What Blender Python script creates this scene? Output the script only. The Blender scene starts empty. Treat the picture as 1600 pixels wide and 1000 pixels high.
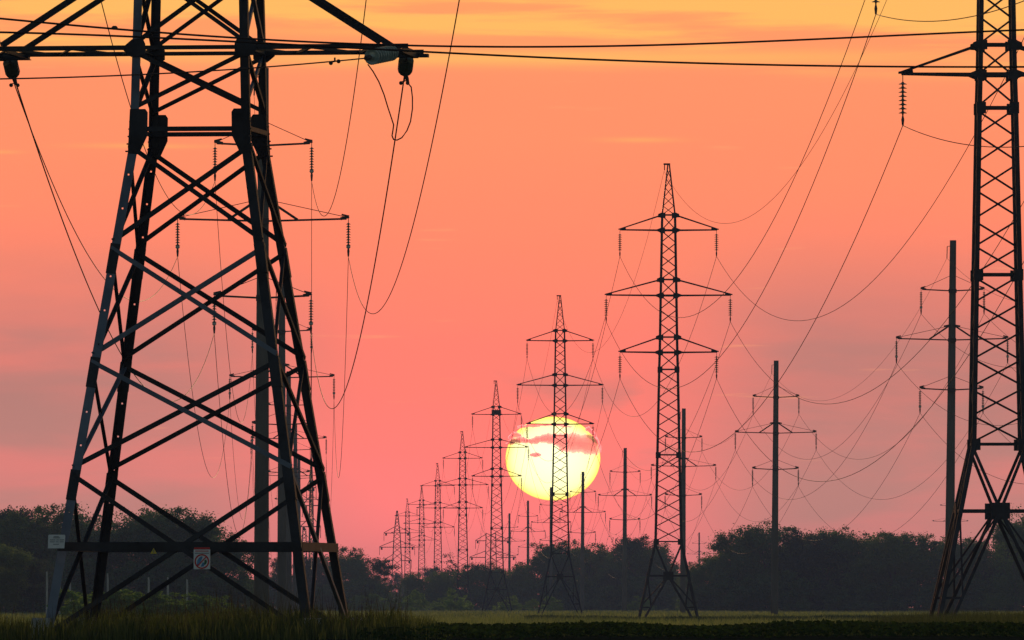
import bpy, math, random
import numpy as np
from mathutils import Vector, Matrix
R_ = math.radians
random.seed(7)
rng = np.random.default_rng(11)
sc = bpy.context.scene
COL = sc.collection

# ------------------------------------------------------------------ camera
FPX = 15876.0                      # focal length in 1600-px photo pixels (long telephoto)
CAMZ = 0.9
PITCH = math.atan(445.0 / FPX)
cam_d = bpy.data.cameras.new("camera")
cam_d.sensor_width = 36.0
cam_d.lens = 36.0 * FPX / 1600.0
cam_d.clip_start = 1.0
cam_d.clip_end = 60000.0
cam = bpy.data.objects.new("camera", cam_d)
cam.location = (0, 0, CAMZ)
cam.rotation_euler = (math.pi / 2 + PITCH, 0, 0)
COL.objects.link(cam)
sc.camera = cam


def at(px, py, d):
    """photo pixel (1600x1000) at ground distance d -> world point"""
    k = (500.0 - py) / FPX
    z = math.tan(PITCH + math.atan(k)) * d
    fwd = math.cos(PITCH) * d + math.sin(PITCH) * z
    return Vector(((px - 800.0) / FPX * fwd, d, z + CAMZ))


def py_of(p):
    z = p[2] - CAMZ
    return 500.0 - FPX * math.tan(math.atan2(z, p[1]) - PITCH)


# ------------------------------------------------------------------ exposure
sc.view_settings.view_transform = 'Standard'
sc.view_settings.look = 'None'
sc.view_settings.exposure = 0.0
sc.view_settings.gamma = 1.0


def lin(r, g, b):
    f = lambda c: (c / 255.0) / 12.92 if c / 255.0 <= 0.04045 else ((c / 255.0 + 0.055) / 1.055) ** 2.4
    return (f(r), f(g), f(b), 1.0)


# ------------------------------------------------------------------ world
class NT:
    def __init__(s, tree):
        s.t = tree; s.n = tree.nodes; s.l = tree.links

    def new(s, t, **kw):
        n = s.n.new(t)
        for k, v in kw.items():
            setattr(n, k, v)
        return n

    def put(s, sock, v):
        if hasattr(v, "links"):
            s.l.new(v, sock)
        elif v is not None:
            sock.default_value = v

    def m(s, op, a, b=None, c=None, clamp=False):
        n = s.new("ShaderNodeMath", operation=op); n.use_clamp = clamp
        for i, v in enumerate((a, b, c)):
            if v is not None:
                s.put(n.inputs[i], v)
        return n.outputs[0]

    def smooth(s, x, lo, hi, a=0.0, b=1.0):
        n = s.new("ShaderNodeMapRange", interpolation_type='SMOOTHSTEP')
        s.put(n.inputs[0], x)
        for i, v in zip((1, 2, 3, 4), (lo, hi, a, b)):
            n.inputs[i].default_value = v
        return n.outputs[0]

    def mix(s, f, a, b):
        n = s.new("ShaderNodeMix", data_type='RGBA')
        s.put(n.inputs[0], f); s.put(n.inputs[6], a); s.put(n.inputs[7], b)
        return n.outputs[2]

    def noise(s, vec, scale=1.0, detail=4.0, rough=0.55, dist=0.0):
        n = s.new("ShaderNodeTexNoise")
        s.put(n.inputs["Vector"], vec)
        n.inputs["Scale"].default_value = scale; n.inputs["Detail"].default_value = detail
        n.inputs["Roughness"].default_value = rough; n.inputs["Distortion"].default_value = dist
        return n.outputs[0]

    def xyz(s, x, y, z):
        n = s.new("ShaderNodeCombineXYZ")
        for i, v in enumerate((x, y, z)):
            s.put(n.inputs[i], v)
        return n.outputs[0]

    def ramp(s, f, stops):
        n = s.new("ShaderNodeValToRGB")
        e = n.color_ramp.elements
        while len(e) < len(stops):
            e.new(0.5)
        for q, (p, c) in zip(e, stops):
            q.position = p; q.color = c
        s.put(n.inputs[0], f)
        return n.outputs[0]


C4w = lambda r, g, b: (r, g, b, 1.0)
SUN_AZ = R_(0.23)
SUN_EL = R_(2.4)                   # lamp raised above the visible disc, clear of the sun sphere's shadow
W = bpy.data.worlds.new("World")
sc.world = W
W.use_nodes = True
nt = NT(W.node_tree)
for n in list(nt.n):
    nt.n.remove(n)
out = nt.new("ShaderNodeOutputWorld")
bg = nt.new("ShaderNodeBackground")
nt.l.new(bg.outputs[0], out.inputs[0])
tc = nt.new("ShaderNodeTexCoord")
sep = nt.new("ShaderNodeSeparateXYZ")
nt.l.new(tc.outputs["Generated"], sep.inputs[0])
X, Y, Z = sep.outputs
yy = nt.m('MAXIMUM', Y, 0.08)
u = nt.m('DIVIDE', X, yy)
v = nt.m('DIVIDE', Z, yy)
t = nt.m('DIVIDE', v, 0.0595)      # 0 at the horizon, 1 about 3.4 degrees up
ux = nt.m('DIVIDE', u, 0.0504)     # -1..1 across about 5.8 degrees round the sun
wob = nt.m('MULTIPLY', nt.m('SUBTRACT', nt.noise(nt.xyz(nt.m('MULTIPLY', ux, 0.9), nt.m('MULTIPLY', t, 5.0), 0.0), 1.0, 5.0, 0.55), 0.5), 0.16)
tw = nt.m('ADD', t, wob)
base = nt.ramp(tw, [(0.0, lin(238, 122, 120)), (0.12, lin(248, 122, 118)), (0.25, lin(253, 122, 112)), (0.42, lin(255, 127, 107)),
                    (0.58, lin(255, 136, 103)), (0.74, lin(255, 143, 102)), (0.88, lin(255, 148, 102)), (1.0, lin(255, 160, 99))])
# dusky mauve veil, thicker away from the sun
vn = nt.noise(nt.xyz(nt.m('MULTIPLY', ux, 1.6), nt.m('MULTIPLY', t, 9.0), 3.7), 1.0, 5.0, 0.5, 0.3)
bell = nt.m('MULTIPLY', nt.smooth(t, -0.12, 0.16), nt.smooth(t, 0.70, 0.36))
axr = nt.smooth(ux, 0.10, 0.62)
axl = nt.smooth(nt.m('MULTIPLY', nt.m('ADD', ux, 0.02), -1.0), 0.1, 0.75)
side = nt.m('MAXIMUM', axr, axl)
veil = nt.m('MULTIPLY', nt.m('MULTIPLY', bell, side), nt.smooth(vn, 0.28, 0.62, 0.62, 1.0), clamp=True)
bands = nt.m('MULTIPLY', nt.m('MULTIPLY', nt.smooth(t, 0.12, 0.26), nt.smooth(t, 0.46, 0.34)), nt.smooth(vn, 0.46, 0.64, 0.0, 0.55))
veil = nt.m('MAXIMUM', veil, bands)
col = nt.mix(nt.m('MULTIPLY', veil, 0.98), base, lin(174, 124, 114))
# golden streaks high up
sn = nt.noise(nt.xyz(nt.m('MULTIPLY', ux, 1.1), nt.m('MULTIPLY', t, 17.0), 1.3), 1.0, 6.0, 0.55, 0.25)
band = nt.smooth(nt.m('ADD', t, nt.m('MULTIPLY', ux, 0.012)), 0.865, 0.93)
top = nt.smooth(t, 0.93, 1.03)
smask = nt.m('MULTIPLY', band, nt.smooth(nt.m('ADD', sn, nt.m('MULTIPLY', top, 0.16)), 0.49, 0.63))
col = nt.mix(nt.m('MULTIPLY', smask, 0.95), col, lin(255, 188, 98))
def streak(t0, wt, u0, wu):
    a = nt.m('DIVIDE', nt.m('SUBTRACT', nt.m('ADD', t, nt.m('MULTIPLY', nt.m('SUBTRACT', sn, 0.5), 0.012)), t0), wt)
    b_ = nt.m('DIVIDE', nt.m('SUBTRACT', ux, u0), wu)
    return nt.m('EXPONENT', nt.m('MULTIPLY', nt.m('ADD', nt.m('MULTIPLY', a, a), nt.m('MULTIPLY', b_, b_)), -1.0))


for t0_, wt_, u0_, wu_, st_ in ((0.905, 0.014, 0.05, 0.85, 0.75), (0.948, 0.008, -0.2, 0.3, 0.4), (0.770, 0.004, 0.25, 0.07, 0.38), (0.759, 0.004, -0.72, 0.12, 0.38), (0.749, 0.003, -1.0, 0.04, 0.3)):
    col = nt.mix(nt.m('MULTIPLY', streak(t0_, wt_, u0_, wu_), st_), col, lin(255, 188, 98))
# a few faint bright wisps lower down
wn = nt.noise(nt.xyz(nt.m('MULTIPLY', ux, 3.2), nt.m('MULTIPLY', t, 60.0), 8.1), 1.0, 4.0, 0.5)
wm = nt.m('MULTIPLY', nt.smooth(wn, 0.66, 0.78), nt.m('MULTIPLY', nt.smooth(t, 0.2, 0.3), 0.35))
col = nt.mix(wm, col, lin(255, 172, 116))
gain = nt.ramp(t, [(0.0, C4w(1.70, 1.46, 1.40)), (0.15, C4w(1.52, 1.32, 1.31)), (0.35, C4w(1.26, 1.15, 1.16)), (0.58, C4w(1.18, 1.10, 1.12)), (1.0, C4w(1.11, 1.06, 1.05))])
gm_ = nt.new("ShaderNodeMix", data_type='RGBA', blend_type='MULTIPLY')
gm_.inputs[0].default_value = 1.0
nt.put(gm_.inputs[6], col); nt.put(gm_.inputs[7], gain)
col = gm_.outputs[2]
# higher up the glow turns dull, and behind the camera the dusk sky is the plain daylight model, low and dim
col = nt.mix(nt.smooth(v, 0.08, 0.45), col, lin(120, 92, 96))
sky = nt.new("ShaderNodeTexSky", sky_type='NISHITA')
sky.sun_disc = False
sky.sun_elevation = SUN_EL
sky.sun_rotation = SUN_AZ
sky.air_density = 1.2; sky.dust_density = 1.5; sky.ozone_density = 2.0
dusk = nt.new("ShaderNodeVectorMath", operation='SCALE')
nt.l.new(sky.outputs[0], dusk.inputs[0]); dusk.inputs[3].default_value = 0.19
glow = nt.smooth(Y, 0.80, 0.985)
low = nt.smooth(Z, -0.02, -0.001)
col = nt.mix(glow, dusk.outputs[0], col)
nt.l.new(col, bg.inputs[0])
bg.inputs[1].default_value = 1.0

# ------------------------------------------------------------------ sun lamp
sl = bpy.data.lights.new("sun_lamp", 'SUN')
sl.energy = 3.6
sl.angle = R_(0.5)
sl.color = (1.0, 0.60, 0.30)
so = bpy.data.objects.new("sun_lamp", sl)
sdir = Vector((math.sin(SUN_AZ) * math.cos(SUN_EL), math.cos(SUN_AZ) * math.cos(SUN_EL), math.sin(SUN_EL)))
so.rotation_euler = sdir.to_track_quat('Z', 'Y').to_euler()
so.location = (0, 200, 120)
COL.objects.link(so)


# ------------------------------------------------------------------ helpers
def tag(o, label=None, cat=None, group=None, kind=None):
    for k, val in (("label", label), ("category", cat), ("group", group), ("kind", kind)):
        if val:
            o[k] = val
    if label:
        assert 4 <= len(label.split()) <= 16, label
    return o


def empty(name, loc=(0, 0, 0), rz=0.0):
    o = bpy.data.objects.new(name, None)
    o.empty_display_size = 0.3
    o.location = loc; o.rotation_euler = (0, 0, rz)
    COL.objects.link(o)
    return o


def link(name, mesh, parent=None, loc=None):
    o = bpy.data.objects.new(name, mesh)
    if parent: o.parent = parent
    if loc is not None: o.location = loc
    COL.objects.link(o)
    return o


class MB:
    def __init__(s):
        s.v = []; s.f = []

    def ring_tube(s, rings, close=True):
        b = len(s.v); n = len(rings[0])
        for r in rings:
            s.v += [tuple(p) for p in r]
        for i in range(len(rings) - 1):
            for j in range(n):
                a = b + i * n + j; c = b + i * n + (j + 1) % n
                s.f.append((a, c, c + n, a + n))
        if close:
            s.f.append(tuple(b + j for j in range(n))[::-1])
            s.f.append(tuple(b + (len(rings) - 1) * n + j for j in range(n)))
        return s

    @staticmethod
    def frame(d, ref=None):
        d = d.normalized()
        ref = Vector(ref) if ref is not None else (Vector((0, 1, 0)) if abs(d.y) < 0.9 else Vector((0, 0, 1)))
        a = d.cross(ref)
        if a.length < 1e-4:
            a = d.cross(Vector((1, 0, 0)))
        a.normalize(); b = a.cross(d).normalized()
        return a, b

    def bar(s, p, q, w, h=None, ref=None):
        p = Vector(p); q = Vector(q); h = h or w
        a, b = s.frame(q - p, ref)
        o = [a * (-w / 2) + b * (-h / 2), a * (w / 2) + b * (-h / 2), a * (w / 2) + b * (h / 2), a * (-w / 2) + b * (h / 2)]
        return s.ring_tube([[p + k for k in o], [q + k for k in o]])

    def square_path(s, pts, w):
        o = [(-w / 2, -w / 2, 0), (w / 2, -w / 2, 0), (w / 2, w / 2, 0), (-w / 2, w / 2, 0)]
        return s.ring_tube([[Vector(p) + Vector(k) for k in o] for p in pts])

    def tube(s, pts, r, n=5):
        pts = [Vector(p) for p in pts]
        rings = []
        for i, p in enumerate(pts):
            d = pts[min(i + 1, len(pts) - 1)] - pts[max(i - 1, 0)]
            a, b = s.frame(d)
            rr = r[i] if isinstance(r, (list, tuple)) else r
            rings.append([p + a * math.cos(k * 2 * math.pi / n) * rr + b * math.sin(k * 2 * math.pi / n) * rr for k in range(n)])
        return s.ring_tube(rings)

    def lathe(s, p, q, prof, n=10):
        """prof: (t along p->q in metres, radius)"""
        p = Vector(p); q = Vector(q); d = (q - p).normalized()
        a, b = s.frame(d)
        rings = [[p + d * tt + a * math.cos(k * 2 * math.pi / n) * rr + b * math.sin(k * 2 * math.pi / n) * rr for k in range(n)] for tt, rr in prof]
        return s.ring_tube(rings)

    def box(s, c, sx, sy, sz):
        c = Vector(c)
        r = lambda z: [c + Vector((x * sx / 2, y * sy / 2, z * sz / 2)) for x, y in ((-1, -1), (1, -1), (1, 1), (-1, 1))]
        return s.ring_tube([r(-1), r(1)])

    def prism(s, poly, axis_vec):
        """extrude polygon (list of Vector) along axis_vec"""
        a = Vector(axis_vec)
        return s.ring_tube([[Vector(p) for p in poly], [Vector(p) + a for p in poly]])

    def angle_iron(s, p, q, w, th, fa, fb, holes=None):
        """L section: two flanges that leave the heel line p-q along fa and fb. holes: list of t in 0..1 on the fa flange"""
        p = Vector(p); q = Vector(q); d = (q - p).normalized()
        fa = Vector(fa); fb = Vector(fb)
        fa = (fa - d * fa.dot(d)).normalized(); fb = (fb - d * fb.dot(d)).normalized()

        def slab(p0, q0, da, wa, db, tb):
            r = lambda c: [c, c + da * wa, c + da * wa + db * tb, c + db * tb]
            s.ring_tube([r(p0), r(q0)])
        L = (q - p).length
        if not holes:
            sec = lambda c: [c, c + fa * w, c + fa * w + fb * th, c + fa * th + fb * th, c + fa * th + fb * w, c + fb * w]
            s.ring_tube([sec(p), sec(q)])
        else:
            slab(p, q, fb, w, fa, th)
            hs = 0.026
            t0 = 0.0
            for h in holes:
                a0 = h * L - hs / 2; a1 = h * L + hs / 2
                slab(p + d * t0 + fa * th, p + d * a0 + fa * th, fa, w - th, fb, th)
                mid = w * 0.5
                slab(p + d * a0 + fa * th, p + d * a1 + fa * th, fa, mid - hs / 2 - th, fb, th)
                slab(p + d * a0 + fa * (mid + hs / 2), p + d * a1 + fa * (mid + hs / 2), fa, w - mid - hs / 2, fb, th)
                t0 = a1
            slab(p + d * t0 + fa * th, q + fa * th, fa, w - th, fb, th)
        return s

    def mesh(s, name, mat, smooth=False):
        me = bpy.data.meshes.new(name)
        me.from_pydata(s.v, [], s.f)
        if mat: me.materials.append(mat)
        if smooth:
            me.polygons.foreach_set("use_smooth", [True] * len(me.polygons))
        me.update()
        return me

    def build(s, name, mat, parent=None, loc=None, smooth=False):
        return link(name, s.mesh(name, mat, smooth), parent, loc)


def quads_mesh(name, V, mat, smooth=False):
    """V: (N,4,3) array of separate quads"""
    n = len(V)
    me = bpy.data.meshes.new(name)
    me.vertices.add(n * 4)
    me.vertices.foreach_set("co", V.astype(np.float32).reshape(-1))
    me.loops.add(n * 4)
    me.loops.foreach_set("vertex_index", np.arange(n * 4, dtype=np.int32))
    me.polygons.add(n)
    me.polygons.foreach_set("loop_start", np.arange(0, n * 4, 4, dtype=np.int32))
    me.update(calc_edges=True)
    me.materials.append(mat)
    return me


# ------------------------------------------------------------------ materials
def mat_new(name):
    m = bpy.data.materials.new(name); m.use_nodes = True
    k = NT(m.node_tree)
    for n in list(k.n): k.n.remove(n)
    o = k.new("ShaderNodeOutputMaterial")
    return m, k, o


def surf(name, c0, c1, rough=0.6, metal=0.0, scale=3.0, spec=0.4, bump=0.0, stretch=(1, 1, 1)):
    m, k, o = mat_new(name)
    b = k.new("ShaderNodeBsdfPrincipled")
    g = k.new("ShaderNodeTexCoord")
    mp = k.new("ShaderNodeMapping"); mp.inputs["Scale"].default_value = stretch
    k.l.new(g.outputs["Object"], mp.inputs[0])
    nz = k.noise(mp.outputs[0], scale, 6.0, 0.6)
    k.l.new(k.mix(k.smooth(nz, 0.3, 0.7), c0, c1), b.inputs["Base Color"])
    b.inputs["Roughness"].default_value = rough; b.inputs["Metallic"].default_value = metal
    b.inputs["Specular IOR Level"].default_value = spec
    if bump:
        bp = k.new("ShaderNodeBump"); bp.inputs["Strength"].default_value = bump; bp.inputs["Distance"].default_value = 0.02
        k.l.new(nz, bp.inputs["Height"]); k.l.new(bp.outputs[0], b.inputs["Normal"])
    k.l.new(b.outputs[0], o.inputs[0])
    return m


def leaf(name, c0, c1, trans=0.35, scale=0.5):
    m, k, o = mat_new(name)
    g = k.new("ShaderNodeTexCoord")
    nz = k.noise(g.outputs["Object"], scale, 3.0, 0.6)
    c = k.mix(k.smooth(nz, 0.35, 0.65), c0, c1)
    d = k.new("ShaderNodeBsdfDiffuse"); tr = k.new("ShaderNodeBsdfTranslucent")
    k.l.new(c, d.inputs[0]); k.l.new(c, tr.inputs[0])
    mx = k.new("ShaderNodeMixShader"); mx.inputs[0].default_value = trans
    k.l.new(d.outputs[0], mx.inputs[1]); k.l.new(tr.outputs[0], mx.inputs[2])
    k.l.new(mx.outputs[0], o.inputs[0])
    return m


C4 = lambda r, g, b: (r, g, b, 1.0)
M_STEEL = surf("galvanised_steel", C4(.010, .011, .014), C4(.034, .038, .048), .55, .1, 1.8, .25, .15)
M_STEEL_LIT = surf("skylit_galvanised_steel", C4(.08, .10, .145), C4(.16, .19, .25), .5, .2, 1.8, .4, .15)  # same steel with bluish sky fill painted in, for one leg and some braces
M_RUST = surf("weathered_steel", C4(.05, .04, .036), C4(.10, .085, .075), .75, .1, 3.0, .25)
M_CONC = surf("pole_concrete", C4(.10, .09, .078), C4(.17, .15, .13), .9, 0, 1.2, .2, .3, (1, 1, .25))
M_FOOT = surf("footing_concrete", C4(.28, .28, .27), C4(.38, .37, .35), .9, 0, 3.0, .2, .3)
M_WIRE = surf("weathered_wire", C4(.022, .018, .018), C4(.045, .036, .036), .8, 0, .3, .1)
M_INS = surf("dark_insulator_glass", C4(.06, .10, .07), C4(.11, .155, .115), .15, 0, 5.0, .6)
M_INS2 = surf("greenish_insulator_glass", C4(.30, .36, .31), C4(.42, .48, .42), .12, 0, 5.0, .8)
M_GLASS = surf("pale_insulator_cap", C4(.55, .52, .5), C4(.7, .66, .64), .25, 0, 5.0, .6)
M_WHITE = surf("white_enamel", C4(.74, .76, .78), C4(.82, .83, .84), .35, 0, 8.0, .5)
M_RED = surf("red_enamel", C4(.55, .02, .03), C4(.62, .03, .04), .35, 0, 8.0, .5)
M_INK = surf("grey_lettering", C4(.10, .13, .18), C4(.16, .20, .26), .5, 0, 8.0)
M_BLUE = surf("blue_print", C4(.06, .22, .45), C4(.10, .30, .55), .5, 0, 8.0)
M_NAVY = surf("navy_print", C4(.02, .03, .25), C4(.03, .05, .30), .5, 0, 8.0)
M_GREEN = surf("green_print", C4(.03, .12, .06), C4(.04, .16, .08), .5, 0, 8.0)
M_YEL = surf("yellow_paint", C4(.70, .50, .03), C4(.78, .58, .05), .5, 0, 8.0)
M_BARK = surf("bark", C4(.05, .045, .04), C4(.09, .08, .07), .9, 0, 1.5)
M_PALEBARK = surf("pale_bark", C4(.35, .34, .32), C4(.5, .48, .46), .9, 0, 1.5)
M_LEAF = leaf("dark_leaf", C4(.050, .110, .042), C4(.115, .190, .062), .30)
M_LEAF2 = leaf("dusky_leaf", C4(.040, .062, .044), C4(.070, .105, .065), .30)
M_LEAF3 = leaf("yellowish_leaf", C4(.085, .140, .038), C4(.140, .200, .055), .35)
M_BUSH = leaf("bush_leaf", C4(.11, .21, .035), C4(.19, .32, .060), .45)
M_GRASS = leaf("meadow_grass", C4(.09, .14, .035), C4(.20, .23, .075), .42, .06)
M_TALL = leaf("tall_grass", C4(.028, .046, .012), C4(.10, .12, .036), .3, 1.6)
M_DKG = leaf("dark_green_grass", C4(.020, .040, .016), C4(.040, .065, .022), .15, .1)
M_CROP = leaf("crop_leaf", C4(.014, .030, .008), C4(.030, .056, .014), .22, .8)
M_SEED = leaf("seed_head", C4(.045, .042, .022), C4(.075, .065, .035), .15, 2)


# ------------------------------------------------------------------ ground
def gz(x, y):
    near = -0.75 * (1 - np.clip(y / 105.0, 0, 1) ** 2 * (3 - 2 * np.clip(y / 105.0, 0, 1)))
    bump = 0.42 * np.exp(-((y - 146.0) / 46.0) ** 2) * (1 + 0.12 * np.sin(x * 0.23))
    roll = 0.05 * np.sin(x * 0.11 + y * 0.017) * np.clip((y - 60) / 60, 0, 1)
    far = np.clip((y - 3300.0) / 9000.0, 0, 1) * -8.0
    return near + bump + roll * np.clip((900 - y) / 400, 0, 1) + far


ys = np.concatenate([np.linspace(-60, 100, 17), np.linspace(105, 260, 63), np.linspace(265, 700, 88), np.geomspace(720, 3200, 50), np.geomspace(3400, 6000, 10)])
sx = np.concatenate([-np.geomspace(1500, 60, 16), np.linspace(-56, 56, 57), np.geomspace(60, 1500, 16)])
gx, gy = np.meshgrid(sx, ys)
gv = np.stack([gx, gy, gz(gx, gy)], -1).reshape(-1, 3)
nx_ = len(sx)
gf = [(j * nx_ + i, j * nx_ + i + 1, (j + 1) * nx_ + i + 1, (j + 1) * nx_ + i) for j in range(len(ys) - 1) for i in range(nx_ - 1)]
gm = bpy.data.meshes.new("ground")
gm.from_pydata([tuple(p) for p in gv], [], gf)
m, k, o = mat_new("field_soil_and_turf")
b = k.new("ShaderNodeBsdfDiffuse")
g = k.new("ShaderNodeTexCoord"); sp = k.new("ShaderNodeSeparateXYZ")
k.l.new(g.outputs["Object"], sp.inputs[0])
mp = k.new("ShaderNodeMapping"); mp.inputs["Scale"].default_value = (1, .12, 1)
k.l.new(g.outputs["Object"], mp.inputs[0])
n1 = k.noise(mp.outputs[0], 0.12, 5, .6)
n2 = k.noise(g.outputs["Object"], 1.4, 4, .6)
meadow = k.mix(k.smooth(n1, .38, .62), C4(.09, .12, .035), C4(.18, .20, .07))
meadow = k.mix(k.m('MULTIPLY', k.smooth(n2, .4, .6), .4), meadow, C4(.06, .075, .025))
soil = k.mix(k.smooth(n2, .4, .6), C4(.02, .022, .012), C4(.035, .035, .018))
edge = k.m('ADD', sp.outputs[1], k.m('MULTIPLY', n1, 120.0))
k.l.new(k.mix(k.smooth(edge, 290, 330), soil, meadow), b.inputs[0])
k.l.new(b.outputs[0], o.inputs[0])
gm.materials.append(m)
for p in gm.polygons: p.use_smooth = True
tag(link("ground", gm), kind="structure")


# ------------------------------------------------------------------ visible sun and the cloud bars across it
DS = 24000.0
CLOUD_D, CLOUD_G = 0.023, 0.72
sc_c = at(864, 716.5, DS)
srad = 74.0 / FPX * DS
mb = MB()
nseg, nrg = 96, 48
rings = []
for i in range(nrg + 1):
    ph = -math.pi / 2 + math.pi * i / nrg
    rr = max(math.cos(ph), 1e-3)
    rings.append([Vector((math.cos(a * 2 * math.pi / nseg) * rr * srad, math.sin(a * 2 * math.pi / nseg) * rr * srad, math.sin(ph) * srad * 65.5 / 74.0)) for a in range(nseg)])
mb.ring_tube(rings)
m, k, o = mat_new("sun_surface")
e = k.new("ShaderNodeEmission")
lw = k.new("ShaderNodeLayerWeight"); lw.inputs[0].default_value = 0.5
k.l.new(k.ramp(lw.outputs["Facing"], [(0.0, C4(1.9, 1.85, 1.02)), (0.40, C4(1.9, 1.75, .74)), (0.70, C4(1.8, 1.48, .32)), (1.0, C4(1.7, 1.05, .10))]), e.inputs[0])
k.l.new(e.outputs[0], o.inputs[0])
m.cycles.emission_sampling = 'NONE'
sun = mb.build("sun", m, None, sc_c, True)
tag(sun, "huge yellow-white setting sun low behind the lattice towers", "sun")

m_cloud, k, o = mat_new("cloud_vapour")
pv = k.new("ShaderNodeVolumePrincipled")
pv.inputs["Color"].default_value = C4(.98, .25, .45)
pv.inputs["Density"].default_value = CLOUD_D
pv.inputs["Anisotropy"].default_value = CLOUD_G
k.l.new(pv.outputs[0], o.inputs["Volume"])


def cloud(name, upper, lower, d, label, jit=1.6, seed=1):
    """a flat cloud bar: upper / lower outlines as photo pixel polylines, made lumpy and given depth"""
    rg = random.Random(seed)
    xs = np.linspace(upper[0][0], upper[-1][0], 90)
    up = np.interp(xs, [p[0] for p in upper], [p[1] for p in upper])
    lo = np.interp(xs, [p[0] for p in lower], [p[1] for p in lower])
    ph = [rg.uniform(0, 6) for _ in range(12)]
    nz = lambda x, q: sum(math.sin(x * f + ph[(i + q) % 12]) * a for i, (f, a) in enumerate(((.13, 1), (.31, .7), (.67, .5), (1.3, .35), (2.3, .2))))
    c0 = at(float(xs.mean()), float((up + lo).mean() / 2), d)
    rings = []
    for i, x in enumerate(xs):
        endf = min(1, i / 6.0, (len(xs) - 1 - i) / 6.0)
        a = up[i] + nz(x, 0) * jit * endf; bq = lo[i] + nz(x, 5) * jit * endf
        if bq - a < 0.3: bq = a + 0.3
        mid = (a + bq) / 2; h = (bq - a) / 2
        ring = []
        for q in range(12):
            an = q * 2 * math.pi / 12
            p = at(x, mid - h * math.sin(an), d) - c0
            p.y += math.cos(an) * 60 * max(endf, .15)
            ring.append(p)
        rings.append(ring)
    mb = MB().ring_tube(rings)
    return tag(mb.build(name, m_cloud, None, c0, True), label, "cloud", "cloud bars across the sun")


cloud("cloud", [(790, 692), (800, 686), (812, 681), (830, 684), (848, 679), (866, 675), (885, 676), (905, 677), (922, 677), (934, 684), (940, 697)],
      [(790, 693), (800, 696), (818, 692), (838, 693), (856, 694), (870, 698), (882, 706), (896, 709), (915, 710.5), (934, 711), (940, 706)], 19000,
      "broad ragged cloud bar across the upper half of the sun", 1.3, 3)
cloud("cloud", [(808, 665), (825, 663), (845, 662), (865, 662), (885, 665), (898, 667)], [(808, 670), (822, 668.5), (845, 666), (865, 665.5), (885, 667), (898, 668)], 19300,
      "thin cloud streak near the top edge of the sun", .6, 5)
cloud("cloud", [(794, 682), (800, 676), (808, 675), (816, 680)], [(794, 686), (800, 687), (808, 684), (816, 682)], 19500, "small cloud wisp on the upper left rim of the sun", .8, 8)
cloud("cloud", [(914, 668), (920, 666), (926, 671), (933, 682)], [(914, 671), (920, 676), (926, 681), (933, 687)], 19500, "cloud wisp on the upper right rim of the sun", .8, 12)
cloud("cloud", [(827, 710), (832, 707.5), (838, 706.5), (846, 709)], [(827, 712), (832, 714.5), (838, 715), (846, 712)], 19200, "tiny oval cloud spot on the face of the sun", .35, 9)

# ------------------------------------------------------------------ line towers
ZT = lambda y: (945.0 - y) * 0.04 + 0.9       # photo row of the tower right of the sun -> metres
LEV = [(4.84, 1.60), (10.26, 1.38), (15.6, 1.16), (16.66, 1.10), (17.62, 1.06), (20.22, .98), (21.22, .94), (24.3, .84), (25.26, .80), (28.4, .10)]
ARMS = [(16.66, 17.62, 3.08, "lower"), (20.22, 21.22, 3.94, "middle"), (24.3, 25.26, 3.08, "upper")]


def width_at(z):
    return float(np.interp(z, [l[0] for l in LEV], [l[1] for l in LEV]))


def insulator(p, q, rad, nd, label, parts, group, tail=0.22, mat=None, ribs=10, cap=False):
    """disc string from hanging point p to wire point q"""
    p = Vector(p); q = Vector(q); L = (q - p).length; d = (q - p) / L
    lead = min(.22, L * .16); body = L - lead - tail
    root = None
    pr = [(lead, .02)]
    step = body / nd
    for i in range(nd):
        t0 = lead + i * step
        pr += [(t0 + step * .06, .042), (t0 + step * .26, .046), (t0 + step * .36, rad * .66), (t0 + step * .52, rad), (t0 + step * .62, rad),
               (t0 + step * .62, rad * .90), (t0 + step * .42, rad * .60), (t0 + step * .46, .040), (t0 + step, .025)]
    if parts:
        root = empty("insulator_string", p)
        MB().tube([(0, 0, 0), d * lead], .016, 5).build("shackle", M_RUST, root)
        MB().lathe((0, 0, 0), d * L, pr, ribs).build("disc_stack", mat or M_INS, root)
        c = MB().tube([d * (L - tail), d * (L - tail * .55), d * L], [.02, .05, .03], 6)
        c.build("wire_clamp", M_RUST, root)
        if cap:
            MB().lathe(d * (L - tail * 1.15), d * L, [(0, .03), (.03, .075), (.09, .09), (.14, .05)], 8).build("glass_cap", M_GLASS, root, None, True)
    else:
        pr = [(0, .015)] + pr + [(L - tail * .55, .05), (L, .02)]
        root = MB().lathe((0, 0, 0), d * L, pr, 6).build("insulator_string", mat or M_INS, None, p)
    return tag(root, label, "insulator", group)


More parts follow.
